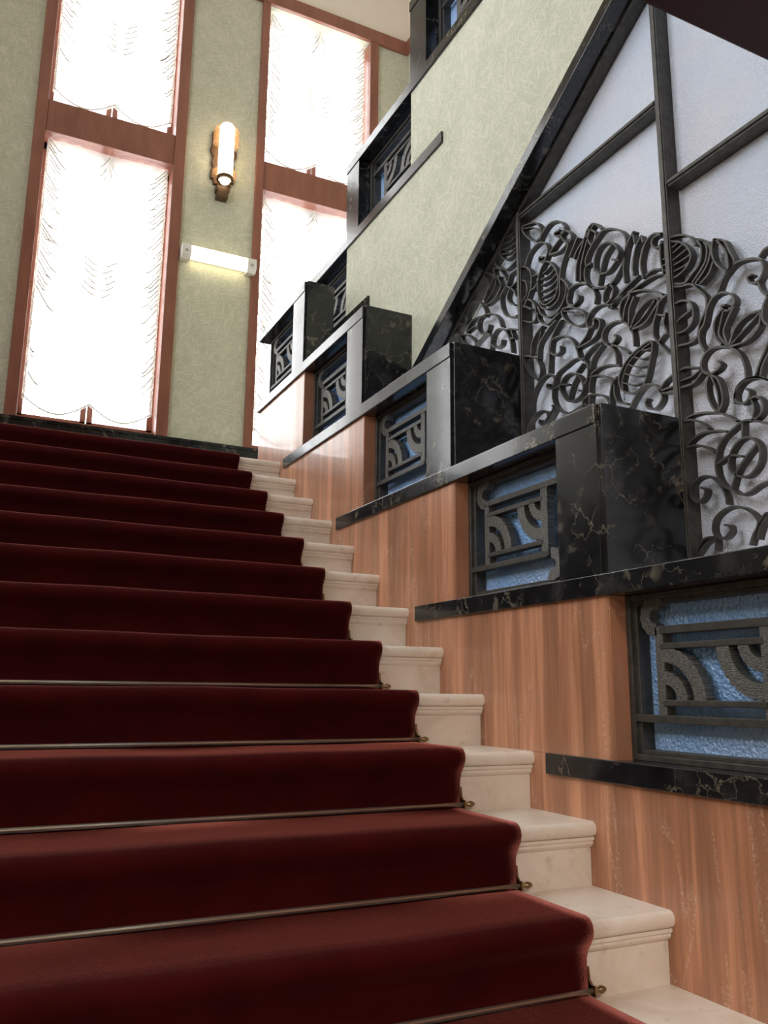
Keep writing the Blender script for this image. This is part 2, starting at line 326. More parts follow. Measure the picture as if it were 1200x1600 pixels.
# carpet runner
XC0, XC1 = -3.2, -.2473
prof = []
for n in range(-4, 13):
    y, z = n * T, n * H
    yr = y + NP - .012
    prof += [(yr, z - H + .013), (yr, z - H + .05), (yr - .001, z - .075), (yr - .006, z - .06), (y - .002, z - .045), (y - .012, z - .03), (y - .0155, z - .016), (y - .013, z - .002), (y - .005, z + .008), (y + .008, z + .0125), (y + .05, z + .0125)]
    if n < 12: prof += [(y + .16, z + .0125), ((n + 1) * T + NP - .02, z + .0125)]
prof += [(12 * T + .6, ZL + .0125), (YW - .35, ZL + .0125)]
NX = 70; vs = []; fs = []
ph = [random.uniform(0, 6.28) for _ in range(60)]
for j, (y, z) in enumerate(prof):
    st = int(j // 13)
    for i in range(NX + 1):
        x = XC0 + (XC1 - XC0) * i / NX
        wob = .0022 * math.sin(x * 5.1 + ph[st]) + .0014 * math.sin(x * 13 + ph[st + 20])
        edge = .004 * math.sin(z * 9 + ph[st]) if i == NX else 0
        vs.append((x + edge * .5, y - abs(wob) * .5, z + wob * .6 + .001))
for j in range(len(prof) - 1):
    for i in range(NX):
        a = j * (NX + 1) + i; fs.append((a, a + 1, a + NX + 2, a + NX + 1))
me = bpy.data.meshes.new('stair_carpet'); me.from_pydata(vs, [], fs); me.materials.append(M['red_carpet'])
carpet = bpy.data.objects.new('stair_carpet', me); COL.objects.link(carpet)
for p in me.polygons: p.use_smooth = True
sm = carpet.modifiers.new('thick', 'SOLIDIFY'); sm.thickness = .011; sm.offset = -1
tag(carpet, 'deep red carpet runner laid over the marble steps', 'carpet')
# stair rods: rod, two brackets with knobs
for n in range(-3, 13):
    y, z = n * T + NP - .0205, (n - 1) * H + .023
    rod = thing('stair_rod', 'slim metal stair rod pinning the red carpet at the %s riser down from the landing' % ORD[13 - n], 'stair rod', (-1.6, y, z - .008), 'stair rods across the red carpet')
    MB().lathe([(0, XC0 - .03), (.0062, XC0 - .03), (.0062, XC1 + .012), (0, XC1 + .012)], (0, y, z), 'x', 10).build('rod', 'steel_rod', rod, smooth=True)
    for s, xe in ((1, XC1), (-1, XC0)):
        br = MB().box(xe + s * .004, xe + s * .01, y - .012, y + .0215, z - .010, z + .012)
        br.prism([(y - .002, z + .008), (y + .0215, z + .008), (y + .0215, z + .045), (y + .012, z + .045), (y + .008, z + .02)], xe + s * .004, xe + s * .010)
        b = br.build('bracket', 'brass', rod, bevel=0.001)
        prof2 = [(0, 0), (.005, 0), (.005, .012), (.007, .016), (.0088, .022), (.007, .028), (.004, .034), (0, .035)]
        MB().lathe([(r_, s * h_) for r_, h_ in prof2], (xe + s * .008, y, z), 'x', 12).build('knob', 'brass', b, smooth=True)

# ================================================================== LOWER BALUSTRADE
YE = 3.60
bal = thing('stair_balustrade', 'stepped balustrade of black marble and brown banded stone beside the red carpeted stairs', 'balustrade', (0, -1.1, ZF))
DEP = {1: .295, 2: .295, 3: .295, 4: .295, 5: .24, 6: .157}
for k in range(1, 7):
    y0, y1 = YR(k), min(YR(k + 1), YE)
    for a, b in ((zb(k - 2), zb(k - 1) - .0006), (zb(k - 3), zb(k - 2) - .0006)):
        if b <= ZF: continue
        MB().box(0, .118, y0 - .0092, y1 - .0097, max(a, ZF), b).build('stone_panel', 'banded_stone', bal)
    if k < 6: MB().box(.002, .056, y1 - .0135, y1 - .009, zb(k - 1), zb(k) - BT - .001).build('reveal_lining', 'banded_stone', bal)
    # coping / sill / ledge band (one slab)
    yl = min(YL(k), YE + (.02 if k == 6 else 0)); d = DEP[k]
    ysill = min(YR(k + 2) - .009, yl)
    plan = [(-.012, y0 - .001), (d, y0 - .001), (d, min(ysill, y0 + .785)), (.12, min(ysill, y0 + .785)), (.12, ysill), (.02, ysill), (.02, yl), (-.012, yl)] if ysill < yl else [(-.012, y0 - .001), (d, y0 - .001), (d, yl), (-.012, yl)]
    MB().prism(plan, zb(k) - BT, zb(k), 'z').build('marble_band', 'black_marble', bal, bevel=0.0025)
    MB().box(-.009, .034, y0, y0 + PIL, zb(k - 1) - .001, zb(k) - BT).build('pilaster', 'black_marble', bal, bevel=0.002)
    MB().box(.001, d + .004, y0 - .016, y0 + .0, zb(k - 1) - .0005, zb(k) - .0008).build('end_slab', 'black_marble', bal, bevel=0.0008)
    MB().box(.034, .118, y0 + .028, y0 + PIL, zb(k - 1), zb(k) - BT).build('core', 'black_marble', bal)
MB().box(0, .05, -1.4, YR(1) - .0005, ZF, zb(0)).build('stone_panel', 'banded_stone', bal)

# ================================================================== LATTICE WINDOWS
def arc_pts(c, r, a0, a1, n): return [(c[0] + r * math.cos(a0 + (a1 - a0) * i / n), c[1] + r * math.sin(a0 + (a1 - a0) * i / n)) for i in range(n + 1)]
def band_poly(c, ro, ri, a0, a1, n, sca=0.0025, nsc=9):
    o = []
    for i in range(n + 1):
        t = i / n; r = ro + sca * (abs(math.sin(math.pi * nsc * t)) - .6); a = a0 + (a1 - a0) * t; o.append((c[0] + r * math.cos(a), c[1] + r * math.sin(a)))
    return o + arc_pts(c, ri, a1, a0, n)
def lattice(label, y0, z0, sgn, x, W=.594, HH=.4225, group=None):
    """u runs from the panel side towards the pilaster side; world Y = y0 + sgn*u"""
    g = thing('lattice_window', label, 'lattice window', (x + .06, y0 + sgn * W / 2, z0), group)
    def P(pts): return [(y0 + sgn * u, z0 + v) for u, v in pts]
    def R_(u0, u1, v0, v1, xa, xb, name, mat, bev=0.0015, par=None): return MB().prism(P([(u0, v0), (u1, v0), (u1, v1), (u0, v1)]), xa, xb).build(name, mat, par or g, bevel=bev)
    xf = x + .055
    # frame: stepped moulding
    fr = MB()
    for (u0, u1, v0, v1) in ((0, .02, 0, HH), (W - .02, W, 0, HH), (.02, W - .02, 0, .016), (.02, W - .02, HH - .016, HH)): fr.prism(P([(u0, v0), (u1, v0), (u1, v1), (u0, v1)]), xf, xf + .06)
    fr.build('frame', 'dark_iron', g, bevel=0.002)
    be = MB()
    for (u0, u1, v0, v1) in ((.0195, .034, .0155, HH - .0155), (W - .034, W - .0195, .0155, HH - .0155), (.034, W - .034, .0155, .027), (.034, W - .034, HH - .027, HH - .0155)): be.prism(P([(u0, v0), (u1, v0), (u1, v1), (u0, v1)]), xf + .012, xf + .058)
    be.build('bead', 'dark_iron', g, bevel=0.0015)
    MB().prism(P([(.015, .01), (W - .015, .01), (W - .015, HH - .01), (.015, HH - .01)]), xf + .052, xf + .058).build('pane', 'hammered_blue_glass', g)
    xa, xb = xf + .006, xf + .036
    R_(.101, .128, .112, .336, xa, xb, 'post', 'hammered_iron'); R_(.422, .456, .1, .32, xa, xb, 'post', 'hammered_iron')
    R_(.118, W - .01, .316, .336, xa - .002, xb, 'rail', 'dark_iron'); R_(.118, .43, .278, .293, xa - .002, xb, 'rail', 'dark_iron')
    R_(.12, .43, .138, .153, xa - .002, xb, 'rail', 'dark_iron'); R_(.008, .45, .096, .115, xa - .002, xb, 'rail', 'dark_iron')
    h = math.pi / 2
    for c, ro, ri, a0, ns in (((.126, .150), .132, .094, 0, 9), ((.126, .150), .072, .040, 0, 6), ((.424, .281), .127, .090, math.pi, 9), ((.424, .281), .064, .034, math.pi, 6)):
        MB().prism(P(band_poly(c, ro, ri, a0, a0 + h, 27, .004, ns)), xa, xb).build('arch', 'hammered_iron', g, bevel=0.001)
    MB().prism(P(band_poly((.103, .362), .051, .018, -h * .9, -h * 3.35, 30, .004, 8)), xa, xb).build('scroll', 'hammered_iron', g, bevel=0.001)
    MB().prism(P(band_poly((.472, .071), .051, .017, h * 1.1, -h * 1.35, 30, .004, 8)), xa, xb).build('scroll', 'hammered_iron', g, bevel=0.001)
    return g
lat0 = None
for k in range(1, 7):
    lab = 'iron lattice window with blue hammered glass, %s bay down the lower balustrade from the landing' % ORD[7 - k]
    off = (0, 3 * T * (k - 3), 3 * H * (k - 3))
    if k == 1: continue
    if lat0 is None:
        lat0 = lattice(lab, 3 * k * T - 1.1288, zb(k - 1), -1, 0.0, group='lattice windows of the lower balustrade'); k0 = k
    else:
        c = copy_tree(lat0, (0, 3 * T * (k - k0), 3 * H * (k - k0))); c['label'] = lab

# ================================================================== UPPER FLIGHT WALL
up = thing('upper_balustrade', 'sage green plaster wall of the upper flight with stepped black marble openings', 'balustrade', (XG, 1.0, 2.1))
zu = lambda j: 3.19 + .48 * j
YF = lambda j: min(2.805 - .785 * (j - 1), 3.6)
YN = lambda j: 1.70 - .785 * j
DL = lambda y: 2.42 - .611 * (y - 1.5)
pw = MB()
for j in range(0, 6):
    a, b = YF(j + 1), YF(j)
    pw.prism([(a, DL(a) - .03 if a < 2.03 else 1.95), (b, DL(b) - .03 if b < 2.03 else 1.95), (b, zu(j - 1) - .001), (a, zu(j - 1) - .001)], XG, XG + .052)
pw.build('plaster_wall', 'sage_plaster', up)
for j in range(-1, 6):
    MB().box(XG - .012, XG + .13, YN(j), YF(j) + (.004 if j > 0 else 0), zu(j) - BT, zu(j)).build('marble_band', 'black_marble', up, bevel=0.0025)
    if j >= 0:
        MB().box(XG - .008, XG + .13, YF(j) - .168, YF(j), zu(j - 1) - .001, zu(j) - BT).build('pilaster', 'black_marble', up, bevel=0.002)
ya, yb = -.9, 2.02
MB().prism([(ya, DL(ya) - .058), (yb, DL(yb) - .058), (yb, DL(yb)), (ya, DL(ya))], XG - .012, XG + .06).build('sloping_band', 'black_marble', up, bevel=0.0025)
UL = {0: 'iron lattice window half hidden behind the marble box nearest the landing, in the upper flight wall', 1: 'iron lattice window beside the tall curtained window, in the sage upper flight wall', 2: 'iron lattice window next up the upper flight wall, close to the white upper wall', 3: 'highest iron lattice window of the upper flight wall'}
latu = None
for j in range(0, 4):
    if latu is None: latu = lattice(UL[j], 2.805 + .785 - .79, zu(j - 1), 1, XG + .01, W=.622, HH=.4225, group='lattice windows of the upper flight')
    else:
        c = copy_tree(latu, (0, -.785 * j, .48 * j)); c['label'] = UL[j]

# ================================================================== SCROLLWORK GLASS SCREEN
scn = thing('glass_screen', 'tall frosted glass screen with wrought iron scrolls, leaves and roses under the sloping marble band', 'glass screen', (.3, .5, .5))
XS0, XS1 = .300, .325
Y1, Y2 = .437, 1.212           # mullions
D2 = lambda y: 2.52 - .611 * (y - 1.205)
YB = -.9
def pane(pts, mat): MB().prism(pts, .348, .354).build('pane', mat, scn)
pane([(Y2, 1.3), (2.1, 1.3), (2.1, D2(2.1)), (Y2, D2(Y2))], 'frosted_glass')
pane([(Y1, .8), (Y2, .8), (Y2, 2.505), (Y1, 2.505)], 'frosted_glass')
pane([(Y1, 2.505), (Y2, 2.505), (Y2, D2(Y2) + .02), (Y1, D2(Y1) + .02)], 'frosted_glass')
pane([(YB, .3), (Y1, .3), (Y1, 2.2), (YB, 2.2)], 'frosted_glass')
pane([(YB, 2.2), (Y1, 2.2), (Y1, D2(Y1) + .02), (YB, D2(YB) + .02)], 'frosted_glass')
for y, z0 in ((Y1, .8), (Y2, 1.3)):
    m = MB().box(XS0 - .004, .35, y - .008, y + .018, z0, D2(y) + .02).build('mullion', 'dark_iron', scn, bevel=0.002)
    MB().box(XS0 - .010, XS0 - .003, y - .005, y + .005, z0, D2(y) + .01).build('mullion_bead', 'dark_iron', m, bevel=0.002)
for a, b, z in ((Y1 + .02, Y2 - .01, 2.505), (YB, Y1 - .013, 2.2)):
    m = MB().box(XS0 - .002, .35, a, b, z - .013, z + .013).build('glazing_bar', 'dark_iron', scn, bevel=0.002)
    MB().box(XS0 - .008, XS0 - .001, a, b, z - .005, z + .005).build('bar_bead', 'dark_iron', m, bevel=0.002)
MB().prism([(YB, D2(YB) + .004), (2.1, D2(2.1) + .004), (2.1, D2(2.1) + .03), (YB, D2(YB) + .03)], XS0 - .004, .35).build('sloping_frame', 'dark_iron', scn, bevel=0.002)
CURVES = '''bud 1241,2497 1306,2471 1345,2430 1341,2401 1310,2369 1267,2362 1241,2372
rib 1322,2472 1274,2459 1243,2466
rib 1333,2449 1275,2432 1242,2439
rib 1340,2428 1282,2409 1241,2412
rib 1339,2405 1277,2385 1241,2386
petal 1351,2440 1384,2416 1385,2386 1353,2354 1301,2322 1238,2331
scroll 1403,2370 1364,2356 1333,2318 1307,2280
scroll 1397,2368 1387,2336 1355,2314
leaf 1469,2244 1450,2290 1410,2320 1382,2330 1350,2279 1357,2256 1401,2235 1469,2238
rib 1382,2327 1394,2286 1469,2241
scroll 1465,2365 1438,2332 1444,2301 1480,2263
scroll 1448,2374 1398,2341 1382,2320
rose 1234,2291 1281,2287 1303,2258 1347,2231 1348,2180 1318,2128 1267,2101 1242,2097
petal 1236,2240 1283,2229 1305,2200 1285,2166 1255,2147
petal 1314,2256 1263,2214 1243,2180
rose 1219,2290 1179,2275 1146,2237 1144,2180 1175,2131 1211,2109
petal 1206,2233 1177,2207 1172,2161 1210,2134
scroll 1618,2248 1574,2293 1515,2272 1481,2236 1464,2202 1470,2184
scroll 1351,2093 1371,2137 1414,2175 1470,2194 1517,2190 1523,2152 1495,2117 1455,2112 1438,2138
leaf 1619,2179 1564,2209 1499,2199
leaf 1619,2172 1564,2175 1523,2165
scroll 1283,1956 1291,2009 1325,2067 1373,2092 1411,2081 1424,2047 1397,2020 1359,2016 1348,2037
scroll 1239,2036 1289,2059 1320,2065
scroll 1289,2059 1270,2014 1301,2025
scroll 1435,2022 1423,2066 1450,2103 1496,2101 1555,2083
leaf 1669,2181 1613,2160 1554,2110 1543,2085
leaf 1669,2178 1645,2137 1608,2110
leaf 1669,2181 1688,2154
leaf 1739,2180 1707,2203 1669,2185
scroll 1668,2230 1661,2249 1618,2252 1606,2226 1631,2215 1668,2237
leaf 1197,2448 1152,2444 1104,2425 1077,2391 1074,2358 1107,2350 1155,2387 1192,2442
rib 1192,2445 1133,2421 1087,2384 1065,2354
scroll 1084,2339 1059,2363 1012,2376 960,2354 931,2315 945,2298 980,2304 992,2323 961,2319
petal 953,2303 927,2301 899,2272 900,2249 921,2250 946,2275 953,2303
leaf 1028,2255 991,2273 954,2288
leaf 1028,2252 966,2237 922,2245 908,2256
scroll 1179,2281 1148,2320 1089,2332 1048,2308 1036,2271 1056,2244 1088,2252 1087,2272 1064,2260
bud 1052,2236 1096,2195 1103,2137 1091,2095 1064,2066 1010,2066 986,2097 980,2142 1004,2195 1052,2236
rib 1082,2177 1032,2172 995,2185
rib 1083,2153 1033,2148 986,2159
rib 1085,2129 1030,2123 982,2134
rib 1081,2103 1031,2099 981,2107
rib 1077,2083 1032,2076 987,2083
rib 1072,2196 1040,2200 1016,2206
petal 1099,2111 1087,2069 1052,2045 1002,2045 975,2068 971,2132
petal 1106,2077 1084,2035 1040,2008 987,2009 946,2044 935,2086 955,2118 971,2129
petal 1111,2055 1104,2022 1077,1996 1041,1984 978,2000
scroll 934,2097 923,2069 929,2037
stem 971,2132 956,2178 923,2227 913,2246
scroll 788,1951 782,1984 811,2030 865,2063 915,2065 933,2039 926,2010 898,1995 872,2004 872,2020
leaf 961,2004 919,1995 871,1966 840,1931 842,1904 882,1909 930,1940 962,1981 961,2004
rib 957,1997 903,1971 856,1938
scroll 701,1900 732,1927 777,1938 817,1927 834,1901 820,1876 796,1880 799,1903
leaf 895,1827 845,1850 820,1876
leaf 895,1827 807,1830 771,1854 769,1885 795,1904
leaf 912,2187 890,2211 863,2241
leaf 888,2168 866,2193 823,2218 773,2244
stem 880,2079 873,2139 832,2205 805,2244 773,2247 737,2208
stem 856,2068 849,2127 821,2188 798,2228
leaf 810,2237 808,2205 793,2177 769,2191 771,2215 810,2240
scroll 1133,2212 1104,2208 1096,2183 1121,2163 1145,2162
scroll 1185,2136 1156,2126 1124,2085 1122,2035 1151,2032 1208,2061
scroll 1206,2113 1186,2111 1148,2083
rose 804,2162 763,2187 723,2198 658,2164 625,2123 624,2085 638,2043 669,2009 707,1989 767,2002 812,2028 833,2069 827,2105 799,2109
petal 778,2071 779,2111 757,2145 719,2148 683,2125 660,2086 673,2060 711,2040 748,2046 777,2076
petal 690,2126 730,2098 752,2051 766,2010
petal 662,2055 694,2073
petal 804,2162 825,2133 823,2104
leaf 637,1962 640,2017 621,2083 590,2116 583,2117
leaf 597,1971 598,2008 581,2058 555,2087
leaf 590,2118 583,2075
leaf 555,2089 546,2061
scroll 556,1941 562,1996 541,2048 506,2067 468,2053
scroll 469,2050 501,2054 509,2035 491,2013 465,2020
leaf 720,1908 668,1923 598,1914 533,1890 478,1851
leaf 720,1911 645,1940 574,1960
leaf 704,1918 597,1924 517,1928 467,1915
leaf 542,1945 509,1948 478,1936
leaf 744,1940 738,1970 714,1990 694,1967 703,1939 733,1927
leaf 656,1832 668,1870 655,1907 615,1914
leaf 656,1832 643,1876 616,1911
stem 630,1813 623,1862 599,1899
leaf 624,1793 597,1831 549,1856 510,1854 495,1838
rib 624,1793 572,1810 524,1840 510,1854
leaf 624,1790 560,1790 512,1821 495,1838
scroll 611,1732 615,1781 646,1825 687,1847 739,1846 759,1817 743,1789 714,1778 691,1790 701,1805
rose 460,1843 492,1832 507,1803 523,1770 525,1736 508,1705 469,1656 457,1652
petal 505,1795 477,1781
petal 470,1788 480,1753 464,1717
petal 508,1705 482,1720 463,1722
rose 431,1855 399,1843 364,1834 338,1804 313,1769 316,1733 341,1702 353,1665 380,1656 432,1664
petal 430,1800 403,1798 375,1782 363,1753 369,1717 399,1701 431,1705
petal 365,1756 407,1747 432,1738
bud 533,1717 599,1715 656,1689 687,1649 679,1611 649,1586 609,1578 575,1596 552,1643 533,1717
rib 540,1715 600,1705 650,1677 674,1634 672,1608
rib 586,1710 560,1700 541,1700
rib 621,1700 582,1678 546,1675
rib 643,1680 597,1656 555,1648
rib 662,1656 612,1631 563,1620
rib 671,1628 627,1606 575,1599
bud 430,2020 385,2005 352,1978 337,1946
bud 458,2017 428,2004 393,1984 366,1951 357,1918 383,1891 432,1884 467,1906
rib 461,1983 433,1984 405,1988
rib 469,1964 433,1964 388,1974
rib 474,1944 433,1942 372,1952
rib 472,1925 433,1924 362,1927
rib 467,1910 433,1905 373,1903
petal 427,1863 387,1849 356,1864 326,1883 316,1926 330,1962
petal 347,1829 311,1853 292,1877 284,1910 298,1939 330,1964
petal 358,1836 325,1859 303,1882 295,1916 306,1945
petal 331,1819 296,1836 277,1865
petal 470,2028 476,2000 476,1960 469,1922
leaf 268,1931 279,1903 272,1862 243,1821 228,1814 228,1864 246,1901 268,1931
leaf 268,1931 235,1909 218,1868 205,1830 228,1814
scroll 270,1764 245,1803 201,1824 151,1813 119,1793 115,1761 134,1739 158,1745 166,1765 151,1766
scroll 125,1805 107,1818 92,1819 65,1814
scroll 134,1739 127,1710 106,1683 83,1673
scroll 330,1610 346,1644 344,1675 325,1695 310,1735 287,1758 254,1759 224,1739 216,1714 233,1698 254,1705 260,1721 247,1718
leaf 253,1707 267,1672 276,1639 251,1596
leaf 270,1608 291,1645 288,1685 261,1710
leaf 218,1701 241,1675 259,1642 248,1597
leaf 246,1594 218,1639 176,1657 132,1654
rib 243,1595 189,1623 138,1650
leaf 243,1591 188,1588 146,1610 133,1650
leaf 87,1688 105,1687 125,1661 130,1629 118,1607 100,1604
scroll 198,1484 199,1519 215,1563 248,1591 289,1608 322,1607 346,1584 343,1556 322,1539 295,1539 278,1551 288,1565
stem 169,1478 151,1510 118,1557 98,1578
stem 153,1473 143,1499 122,1525 96,1544
leaf 432,1586 403,1586 353,1568
rib 459,1546 429,1553 388,1553 351,1563
leaf 455,1531 431,1532 379,1531 346,1552
leaf 514,1552 488,1572 457,1581 432,1586
leaf 511,1549 459,1546
leaf 514,1550 497,1537 455,1531
scroll 241,1425 239,1443 229,1469 198,1482 164,1475 129,1454 103,1436
leaf 1205,1908 1181,1905 1125,1873 1100,1823 1111,1785
leaf 1205,1908 1192,1867 1156,1818 1115,1784
leaf 1157,1900 1150,1942 1121,1973 1083,1988
stem 1116,1870 1104,1925 1047,1962 1002,1979
rib 1129,1886 1093,1974
scroll 881,1791 895,1835 930,1882 979,1909 1032,1909 1043,1878 1017,1849 983,1850 981,1870
stem 1051,1791 1044,1855 1027,1919 985,1961 968,1965
rose 858,1777 902,1793 960,1785 1004,1772 1027,1740 1034,1691 1011,1644 953,1608 896,1610 856,1614
rose 858,1777 837,1742 843,1696 868,1682
petal 982,1692 989,1722 962,1747 921,1746 882,1719 864,1681 878,1653 918,1644 951,1654 982,1692
petal 893,1729 923,1700 946,1658
petal 1028,1723 989,1725 939,1711
petal 897,1741 863,1762
petal 865,1660 892,1674
scroll 1167,1668 1160,1725 1121,1771 1074,1790 1030,1773 1019,1743 1037,1726 1065,1742 1062,1755
scroll 1203,1608 1173,1641 1126,1662 1080,1654 1068,1628 1092,1606 1118,1619 1118,1633
leaf 1092,1611 1037,1647 1040,1665
leaf 1065,1610 1019,1647
leaf 863,1770 838,1791 790,1806 760,1803
leaf 826,1727 808,1764 761,1792
leaf 694,1697 698,1740 724,1779
leaf 823,1708 780,1717 729,1709 680,1689
leaf 831,1702 782,1691 739,1668 712,1641
stem 835,1647 829,1680 820,1704
leaf 731,1784 676,1752 636,1717
scroll 872,1605 863,1632 824,1636 772,1617 744,1590 739,1565
petal 696,1657 719,1643 732,1606 735,1566
petal 712,1636 711,1600 695,1569 655,1552
scroll 649,1530 620,1561 578,1587 540,1579 511,1550 507,1521 534,1500 565,1510 576,1532 566,1541
stem 831,1638 837,1608 843,1578
leaf 322,1537 334,1507 330,1470 314,1433 298,1418
rib 322,1537 311,1517 298,1474 298,1418
leaf 322,1537 294,1515 281,1472 282,1441 299,1416
leaf 424,1431 394,1437 349,1431 303,1417 271,1399 240,1375
leaf 424,1429 395,1423 365,1405 340,1381
leaf 422,1349 395,1367 354,1374 307,1366 275,1355
leaf 422,1347 388,1345 349,1328 321,1306
rose 118,1325 140,1341 164,1350 190,1364 221,1368 258,1354 293,1336 313,1307 321,1267 315,1232 297,1204 274,1191 247,1172 220,1170 184,1183 155,1187 131,1194
petal 276,1253 271,1286 246,1314 213,1322 184,1304 172,1275 181,1241 208,1218 235,1217 262,1233 276,1253
petal 179,1296 219,1267 254,1232 273,1192
petal 316,1273 281,1284 253,1282 230,1273
petal 221,1368 225,1327
scroll 293,1153 295,1177 309,1207 336,1237 365,1248 397,1243 417,1219 414,1194 393,1179 371,1189 364,1208 381,1219
scroll 195,1089 214,1115 243,1134 274,1143 307,1139 338,1121 347,1092 334,1067 310,1063 290,1076 291,1093 307,1099
leaf 412,1034 400,1056 377,1072 342,1071
rib 406,1033 378,1057 343,1070
leaf 342,1031 339,1057 343,1070
stem 228,1031 216,1055 203,1072 194,1089 173,1105 163,1106 140,1111
stem 204,1043 191,1073 167,1097 141,1102
scroll 106,1442 128,1456 152,1471 190,1480 219,1473 237,1451 235,1430 216,1417 196,1424 190,1443 201,1455
leaf 192,1423 172,1424 155,1408 153,1384 170,1366 190,1364
rib 188,1419 181,1396 189,1369'''
for line in CURVES.strip().split('\n'):
    a = line.split(); pts = [(int(q.split(',')[0]) / 1000, int(q.split(',')[1]) / 1000) for q in a[1:]]
    strip(spline(pts), .0022 if a[0] == 'rib' else .0029, XS0 + (.002 if a[0] == 'rib' else 0), XS1).build(a[0], 'dark_iron', scn)

# ================================================================== CURTAINS
def curtain(x0, x1, z0, z1, label):
    g = thing('sheer_curtain', label, 'curtain', ((x0 + x1) / 2, YW + .07, z0), 'white sheer curtains')
    W_ = x1 - x0; NXc, NZ = 64, 60; vs = []; fs = []
    for j in range(NZ + 1):
        for i in range(NXc + 1):
            u = i / NXc; v = j / NZ; x = x0 + W_ * u
            sw = z0 + .03 + .11 * (1 - math.sin(math.pi * ((u * 2) % 1.0 if u < 1 else 0)))
            z = sw + (z1 - sw) * v
            d = min(u, 1 - u) * W_
            y = YW + .07 + .010 * math.sin(u * 46) * math.exp(-d / .1) + .008 * math.sin(u * 9.4 + v * 3) + .012 * math.exp(-d / .15) * math.sin(z * 40 + d * 60)
            vs.append((x, y, z))
    for j in range(NZ):
        for i in range(NXc):
            a = j * (NXc + 1) + i; fs.append((a, a + 1, a + NXc + 2, a + NXc + 1))
    MB().add(vs, fs).build('panel', 'sheer_fabric', g, smooth=True)
    gm = MB()                                                   # feathered gathers along the sides and the centre
    def tuck(xa, za, dx, dz, w):
        yy = YW + .036
        gm.prism([(xa, za), (xa + dx * .5, za + dz * .6 - .004), (xa + dx, za + dz), (xa + dx * .5, za + dz * .6 - .004 - w), (xa, za - w)], yy, yy + .004, 'y')
    rr = random.Random(int((x0 + z0) * 1000))
    zz = z1 - .02
    while zz > z0 + .3:
        f = (zz - z0) / (z1 - z0)
        for s, xe in ((1, x0 + .02), (-1, x1 - .02)):
            if rr.random() < (.95 if f > .45 else .4):
                L = rr.uniform(.07, .19) * (1 if f > .45 else .6); tuck(xe, zz, s * L, -L * rr.uniform(.9, 1.3), rr.uniform(.012, .02))
        zz -= rr.uniform(.03, .055)
    xm = (x0 + x1) / 2
    for q in range(5):
        for s in (-1, 1): tuck(xm, z1 - .02 - q * .03, s * rr.uniform(.04, .12), -rr.uniform(.1, .2), .012)
    for q in range(6):
        for s in (-1, 1):
            L = rr.uniform(.08, .15); tuck(xm + s * L, z0 + (z1 - z0) * .56 - q * .05 + L * .6, -s * L, -L * .6, .012)
    gm.build('gathers', 'gathered_fabric', g, kind='stuff')
    for s, xe in ((1, x0), (-1, x1)):                           # ruffled side edges
        pts = []; zz = z1; i = 0
        while zz > z0 + .12: pts.append((xe + s * (.006 + rr.uniform(0, .012)), zz)); zz -= rr.uniform(.012, .03); i += 1
        rf = MB(); n = len(pts)
        rf.add([(p[0] + o, YW + .055 + (.008 if q % 2 else 0), p[1]) for q, p in enumerate(pts) for o in (-.008, .008)], [(2 * q, 2 * q + 1, 2 * q + 3, 2 * q + 2) for q in range(n - 1)])
        rf.build('ruffle', 'ruffle_fabric', g)
    for c in (0, 1):                                            # corded swag hem
        pts = []
        for q in range(17):
            t = q / 16; pts.append((x0 + W_ * (c + t) / 2, z0 + .028 + .11 * (1 - math.sin(math.pi * t))))
        hm = MB()
        for q in range(16): hm.prism([pts[q], pts[q + 1], (pts[q + 1][0], pts[q + 1][1] + .008), (pts[q][0], pts[q][1] + .012)], YW + .03, YW + .036, 'y')
        hm.build('swag_cord', 'gathered_fabric', g)
for i, nm in ((0, 'on the window beyond the red carpet'), (1, 'on the window behind the marble balustrade'), (2, 'on the window in the left corner')):
    xi0, xi1 = WIN[i][1] + .025, WIN[i][2] - .02
    curtain(xi0, xi1, ZS + .03, 4.80, 'white sheer curtain with ruffled edges, lower light, ' + nm)
    curtain(xi0, xi1, 5.085, ZT - .02, 'white sheer curtain with ruffled edges, upper light, ' + nm)

# ================================================================== WALL LAMPS
sx, sy = .030, YW
g = thing('wall_sconce', 'art deco wall sconce with glowing opal tube and ribbed amber glass on bronze plate', 'wall lamp', (sx, sy, 4.62))
bp_ = [(-.10, 4.78), (-.075, 4.78), (-.075, 4.735), (-.045, 4.735), (-.045, 4.70), (.045, 4.70), (.045, 4.735), (.075, 4.735), (.075, 4.78), (.10, 4.78), (.10, 4.86), (.085, 4.88), (.098, 4.93), (.085, 4.98), (.11, 5.03), (.11, 5.07), (.10, 5.09), (.10, 5.21), (.06, 5.25), (-.06, 5.25), (-.10, 5.21), (-.10, 5.09), (-.11, 5.07), (-.11, 5.03), (-.085, 4.98), (-.098, 4.93), (-.085, 4.88), (-.10, 4.86)]
MB().prism([(sx + a, b) for a, b in bp_], sy - .03, sy, 'y').build('back_plate', 'aged_bronze', g, bevel=0.004)
MB().prism([(sx + a, b) for a, b in ((-.045, 4.60), (.045, 4.60), (.045, 4.66), (.055, 4.66), (.055, 4.705), (-.055, 4.705), (-.055, 4.66), (-.045, 4.66))], sy - .075, sy, 'y').build('finial_plate', 'aged_bronze', g, bevel=0.004)
MB().lathe([(0, 4.745), (.055, 4.745), (.062, 4.76), (.062, 5.22), (.05, 5.24), (0, 5.24)], (sx, sy - .11, 0), 'z', 28).build('opal_tube', 'opal_glass_lit', g, smooth=True)
for i, z in enumerate((5.075, 5.115, 5.155, 5.195)):
    MB().lathe([(.063, z), (.105, z), (.108, z + .004), (.105, z + .008), (.063, z + .008)], (sx, sy - .09, 0), 'z', 28).build('glass_ring', 'amber_glass', g, smooth=False)
